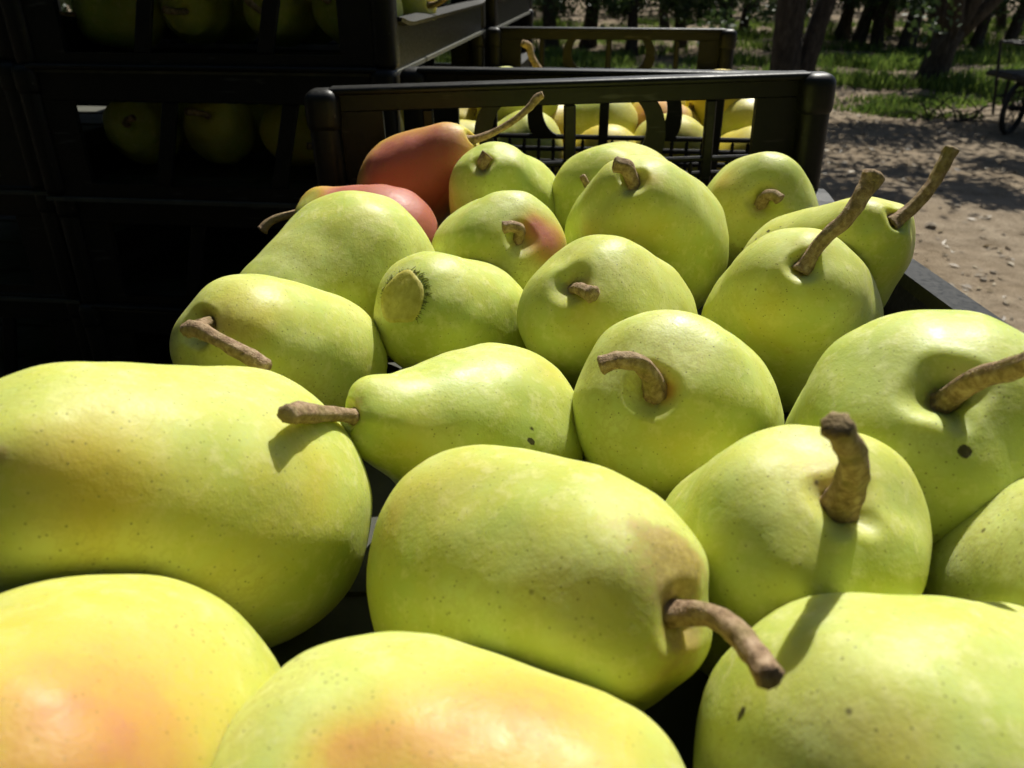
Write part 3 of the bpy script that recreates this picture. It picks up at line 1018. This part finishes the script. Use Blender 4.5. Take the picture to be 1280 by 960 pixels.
CROWNS = [crown_mesh(71 + i, 8500, 1.9, 1.1, 2.6, .10, .40) for i in range(4)]
SPARSE = crown_mesh(90, 5200, 1.8, .6, 3.1, .11, 0.0, 15, 1.7, (.22, .40))
OPEN = [crown_mesh(75 + i, 3800, 1.8, .9, 3.0, .10, .06) for i in range(2)]
BAND = crown_mesh(91, 9000, 2.5, .4, 2.9, .10, 0.0, 46, .5, (.3, .5))
def trunk_mesh(key, *a, **k):
    V, F = limbs(*a, **k)
    me = bpy.data.meshes.new('trunk'); me.from_pydata([tuple(v) for v in V], [], F); me.update()
    me.polygons.foreach_set('use_smooth', [True] * len(me.polygons)); me.materials.append(M_BARK)
    return me
TRUNKS = [trunk_mesh(0, 3, [(0, 0, -.1), (.02, .02, .15), (.06, 0, .6), (.12, .04, 1.05)], [.22, .16, .13, .13], 5),
          trunk_mesh(1, 4, [(0, 0, -.1), (-.03, .02, .15), (-.10, 0, .6), (-.08, -.05, 1.2)], [.20, .145, .12, .11], 4),
          trunk_mesh(2, 5, [(0, 0, -.1), (.0, .02, .15), (.10, .03, .7), (.24, .02, 1.25)], [.19, .14, .12, .11], 4)]
def tree(x, y, trunk, crown, label, group=None, rot=0.0, s=1.0):
    t = empty('orchard_tree', (x, y, gz(x, y) if abs(x) < 20 and y < 20 else 0))
    t.rotation_euler.z = rot; t.scale = (s, s, s)
    tag(t, label, 'tree', group)
    link_mesh('trunk', trunk, None, t)
    link_mesh('crown', crown, None, t)
    return t

def ground_px(u, v):
    p = at_z(u, v, -CAMZ)
    return p.x, p.y
# the forked tree by the grass
fx, fy = ground_px(1163, 106)
V, F = limbs(8, [(0, 0, -.12), (.01, 0, .12), (.06, 0, .45), (.12, .02, .72)], [.27, .20, .17, .20], 3, 1.0)
V2, F2_ = tube([Vector(p) for p in [(.14, 0, .62), (.42, 0, .92), (.75, .05, 1.25), (1.05, .1, 1.7), (1.3, .1, 2.4)]], [.14, .12, .10, .085, .05], 12, .2, 5)
V3, F3 = tube([Vector(p) for p in [(.08, 0, .6), (.0, .03, 1.0), (-.08, .05, 1.5), (-.12, .05, 2.2)]], [.16, .14, .12, .07], 12, .2, 6)
Vm, Fm = merge([(V, F), (V2, F2_), (V3, F3)])
mf = bpy.data.meshes.new('trunk'); mf.from_pydata([tuple(v) for v in Vm], [], Fm); mf.update()
mf.polygons.foreach_set('use_smooth', [True] * len(mf.polygons)); mf.materials.append(M_BARK)
tf = tree(fx, fy, mf, OPEN[0], 'forked dark tree with a limb leaning out, rooted in the grass near the cart')
for ch in tf.children:
    if ch.name.startswith('crown'): ch.location = (0.3, 1.2, 0)
# the thick double trunk behind the crate corner
tx, ty = ground_px(978, 140)
V, F = limbs(9, [(0, 0, -.15), (-.02, 0, .2), (-.06, 0, .8), (-.09, 0, 1.5), (-.1, .05, 2.0)], [.26, .17, .155, .15, .13], 4, 1.2)
V2, F2_ = tube([Vector(p) for p in [(.12, 0, -.1), (.17, .02, .4), (.26, .03, .9), (.40, .05, 1.5), (.6, .1, 2.3)]], [.14, .12, .105, .095, .06], 12, .2, 5)
Vm, Fm = merge([(V, F), (V2, F2_)])
mf2 = bpy.data.meshes.new('trunk'); mf2.from_pydata([tuple(v) for v in Vm], [], Fm); mf2.update()
mf2.polygons.foreach_set('use_smooth', [True] * len(mf2.polygons)); mf2.materials.append(M_BARK)
tree(tx, ty, mf2, OPEN[1], 'thick double trunked tree standing behind the corner of the lattice crate', rot=.0)
# trunks farther in
rng = random.Random(21)
GL = 'slim dark orchard tree standing in the shade beyond the grass'
for i, (u, v) in enumerate([(1131, 66), (1097, 58), (1072, 57), (1052, 50), (1217, 60), (1262, 56), (905, 68), (850, 60), (790, 70), (735, 58), (690, 68), (640, 56), (1180, 44), (1020, 40), (1110, 38), (560, 52), (480, 62), (1250, 36), (930, 40), (830, 38)]):
    x, y = ground_px(u, v)
    tree(x, y, TRUNKS[i % 3], CROWNS[i % 4], GL, 'shaded orchard trees', rng.uniform(-.5, .5) if i < 4 else rng.uniform(0, 6.28), rng.uniform(.85, 1.1))
placed = [(o.location.x, o.location.y) for o in C.objects if o.name.startswith('orchard_tree')]
for j in range(9):
    for i in range(10):
        y = 13.6 + 3.7 * j + rng.uniform(-.5, .5); x = -14 + 3.9 * i + rng.uniform(-.6, .6)
        if min((x - a) ** 2 + (y - b) ** 2 for a, b in placed) < 4.5: continue
        if y < 18.5 and x > 1: continue
        tree(x, y, TRUNKS[(i + j) % 3], CROWNS[(i * 3 + j) % 4], 'distant orchard tree closing the view under dark foliage', 'distant orchard trees', rng.uniform(0, 6.28), rng.uniform(.9, 1.15))
for i, (x, y) in enumerate([(-5.5, -2.5), (-2.2, -5.2), (2.4, -5.6), (6.4, -3.6), (-1.6, -2.9), (1.3, -3.2), (-3.9, -.6), (-4.4, 3.9), (-6.2, 2.2), (-5.6, 6.2), (-6.5, 10.4), (-2.5, 9.8)]):  # unseen trees, added behind and to the left to cut down skylight
    tree(x, y, TRUNKS[i % 3], CROWNS[i % 4], 'unseen leafy tree added around the trailer to block sky light', 'added sky blocking trees around the yard', rng.uniform(0, 6.28), 1.25)
# the tree at the side whose leaves dapple the dirt
V, F = limbs(12, [(0, 0, -.1), (-.05, 0, .6), (-.35, .0, 1.5), (-.8, .0, 2.2)], [.2, .15, .13, .12], 5, 1.1, 1.6)
mf3 = bpy.data.meshes.new('trunk'); mf3.from_pydata([tuple(v) for v in V], [], F); mf3.update(); mf3.materials.append(M_BARK)
t3 = tree(7.2, 8.2, mf3, SPARSE, 'leaning tree at the side of the yard whose leaves dapple the dirt')
for ch in t3.children:
    if ch.name.startswith('crown'): ch.location = (-2.2, .2, 0)

t4 = tree(8.9, 10.4, mf3, BAND, 'wide spreading tree at the yard side shading a strip of dirt before the grass')
for ch in t4.children:
    if ch.name.startswith('crown'): ch.location = (-3.6, .1, 0)

# ------------------------------------------------------------------ grass and litter
def grass(name, region, n, hmin, hmax, seed, label):
    rng = random.Random(seed)
    V, F = [], []
    made = 0
    while made < n:
        x = rng.uniform(region[0], region[1]); y = rng.uniform(region[2], region[3])
        k = noise.noise(Vector((x * .55, y * .7, seed))) * .8 + noise.noise(Vector((x * 1.7, y * 1.7, seed + 4))) * .5
        if k < rng.uniform(-.05, .32): continue
        for b in range(7):
            px, py = x + rng.gauss(0, .06), y + rng.gauss(0, .06)
            h = rng.uniform(hmin, hmax) * (0.7 + max(0, k)); a = rng.uniform(0, 6.28); lean = rng.uniform(.1, .55) * h
            w = rng.uniform(.006, .013)
            z = gz(px, py) * (1 if py < 20 else 0) - .01
            tx_, ty_ = -math.sin(a) * w, math.cos(a) * w
            dx, dy = math.cos(a) * lean, math.sin(a) * lean
            i = len(V)
            V += [(px - tx_, py - ty_, z), (px + tx_, py + ty_, z), (px + dx * .4 + tx_ * .8, py + dy * .4 + ty_ * .8, z + h * .6), (px + dx * .4 - tx_ * .8, py + dy * .4 - ty_ * .8, z + h * .6), (px + dx, py + dy, z + h * .95)]
            F += [(i, i + 1, i + 2, i + 3), (i + 3, i + 2, i + 4)]
            made += 1
    o = from_py(name, V, F, M_GRASS)
    tag(o, label, 'grass', kind='stuff')
grass('grass', (-5, 12, 10.6, 16.5), 40000, .05, .24, 3, 'bright green tufts of grass growing under the orchard trees')
grass('low_grass', (2, 8, 9.3, 10.8), 5000, .03, .12, 4, 'thin low weeds creeping from the grass onto the dirt')
grass('far_grass', (-8, 20, 16.5, 27), 26000, .06, .26, 6, 'shaded grass patches between the farther trunks')

def litter():
    rng = random.Random(8)
    V, F = [], []
    for _ in range(2600):
        y = rng.uniform(2.5, 12); x = rng.uniform(.2, 1.0) * y * .8 + .3
        if noise.noise(Vector((x * .8, y * .8, 2))) < rng.uniform(-.4, .5) and y < 8: continue
        s = rng.uniform(.012, .04); a = rng.uniform(0, 6.28); z = gz(x, y) + .004
        d = Vector((math.cos(a), math.sin(a), rng.uniform(-.1, .4))) * s; w = Vector((-math.sin(a), math.cos(a), rng.uniform(-.3, .3))) * s * .45
        p = Vector((x, y, z + s * .1)); i = len(V)
        V += [p - d, p + w, p + d, p - w + Vector((0, 0, s * .2))]
        F.append((i, i + 1, i + 2, i + 3))
    tag(from_py('leaf_litter', V, F, M_LITTER), 'dry leaves scattered thinly over the dirt', 'leaves', kind='stuff')
    V, F = [], []
    for _ in range(230):
        y = rng.uniform(2.5, 11); x = rng.uniform(.2, 1.0) * y * .8 + .3
        s = rng.uniform(.006, .022) * (2.0 if rng.random() < .05 else 1)
        b2 = bmesh.new(); bmesh.ops.create_icosphere(b2, subdivisions=1, radius=s)
        i = len(V)
        for v in b2.verts:
            q = v.co * rng.uniform(.75, 1.2)
            V.append((x + q.x, y + q.y, gz(x, y) + q.z * .6 + s * .3))
        F += [tuple(v.index + i for v in f.verts) for f in b2.faces]
        b2.free()
    tag(from_py('pebbles', V, F, M_STONE), 'small stones and clods lying on the dirt', 'stones', kind='stuff')
litter()

def twig_pile():
    rng = random.Random(13)
    x0, y0 = ground_px(1195, 150)
    t = empty('cut_branch', (x0, y0, gz(x0, y0)))
    tag(t, 'dry cut branches lying on the dirt beside the cart wheel', 'branch')
    for i in range(16):
        a = rng.uniform(-.6, 3.7); l = rng.uniform(.25, .75)
        s = Vector((rng.uniform(-.35, .35), rng.uniform(-.2, .2), .01))
        e = s + Vector((math.cos(a) * l, math.sin(a) * l * .6, rng.uniform(.0, .3)))
        m = s.lerp(e, .5) + Vector((rng.uniform(-.06, .06), 0, rng.uniform(.0, .08)))
        V, F = tube([s, m, e], [.010, .007, .003], 6)
        from_py('twig', V, F, M_BARK, t, True)
twig_pile()

# ------------------------------------------------------------------ hand cart
def cart():
    wx, wy = ground_px(1259, 167)
    z0 = gz(wx, wy)
    t = empty('hand_cart', (wx, wy, z0))
    tag(t, 'dark metal hand cart with spoked wheels parked at the orchard edge', 'cart')
    R = .235
    def wheel(x, y):
        ctr = Vector((x, y, R + .015))
        yaw = math.radians(38)
        ex = Vector((math.cos(yaw), math.sin(yaw), 0))
        ring = [ctr + (ex * math.cos(a) + Vector((0, 0, 1)) * math.sin(a)) * R for a in [6.2832 * q / 36 for q in range(37)]]
        V, F = tube(ring, [.027] * 37, 8, cap=False)
        w = from_py('wheel', V, F, M_RUBBER, t, True)
        nrm = ex.cross(Vector((0, 0, 1)))
        V, F = tube([ctr - nrm * .05, ctr + nrm * .05], [.03, .03], 10)
        from_py('hub', V, F, M_STEEL, w)
        for q in range(12):
            a = 6.2832 * q / 12
            V, F = tube([ctr + nrm * (.03 if q % 2 else -.03), ctr + (ex * math.cos(a) + Vector((0, 0, 1)) * math.sin(a)) * (R - .02)], [.005, .005], 5)
            from_py('spoke', V, F, M_STEEL, w)
    wheel(0, 0); wheel(.72, -.62)
    def rod(name, a, b, r=.014, mat=M_STEEL):
        V, F = tube([Vector(a), Vector(b)], [r, r], 8)
        return from_py(name, V, F, mat, t)
    box_obj('platform', (-.10, 1.1, -.75, .5, .505, .545), M_STEEL, t, .006)
    for i in range(5):
        y = -.7 + .24 * i
        box_obj('slat', (-.095, 1.095, y, y + .2, .5455, .565), M_DECK, t, .003)
    rod('axle', (0, 0, R + .015), (.72, -.62, R + .015), .018)
    for x, y in ((-.07, .1), (.65, -.6)):
        rod('strut', (x, y, .27), (x, y, .51), .016)
    rod('handle_post', (-.17, .05, .18), (-.28, .05, .86), .014)
    rod('handle_post', (-.10, -.70, .55), (-.18, -.74, .86), .014)
    rod('handle_bar', (-.28, .05, .86), (1.1, .05, .87), .013)
    rod('handle_bar', (-.28, .05, .86), (-.18, -.74, .86), .013)
    rod('rail', (-.10, .06, .56), (1.1, .06, .56), .012)
    rod('brace', (-.2, .05, .35), (.5, .0, .5), .011)
    # bucket-like sack on the platform is left out; a lower basket frame hangs under it
    box_obj('lower_tray', (.15, .95, -.5, .1, .30, .33), M_STEEL, t, .006)
cart()
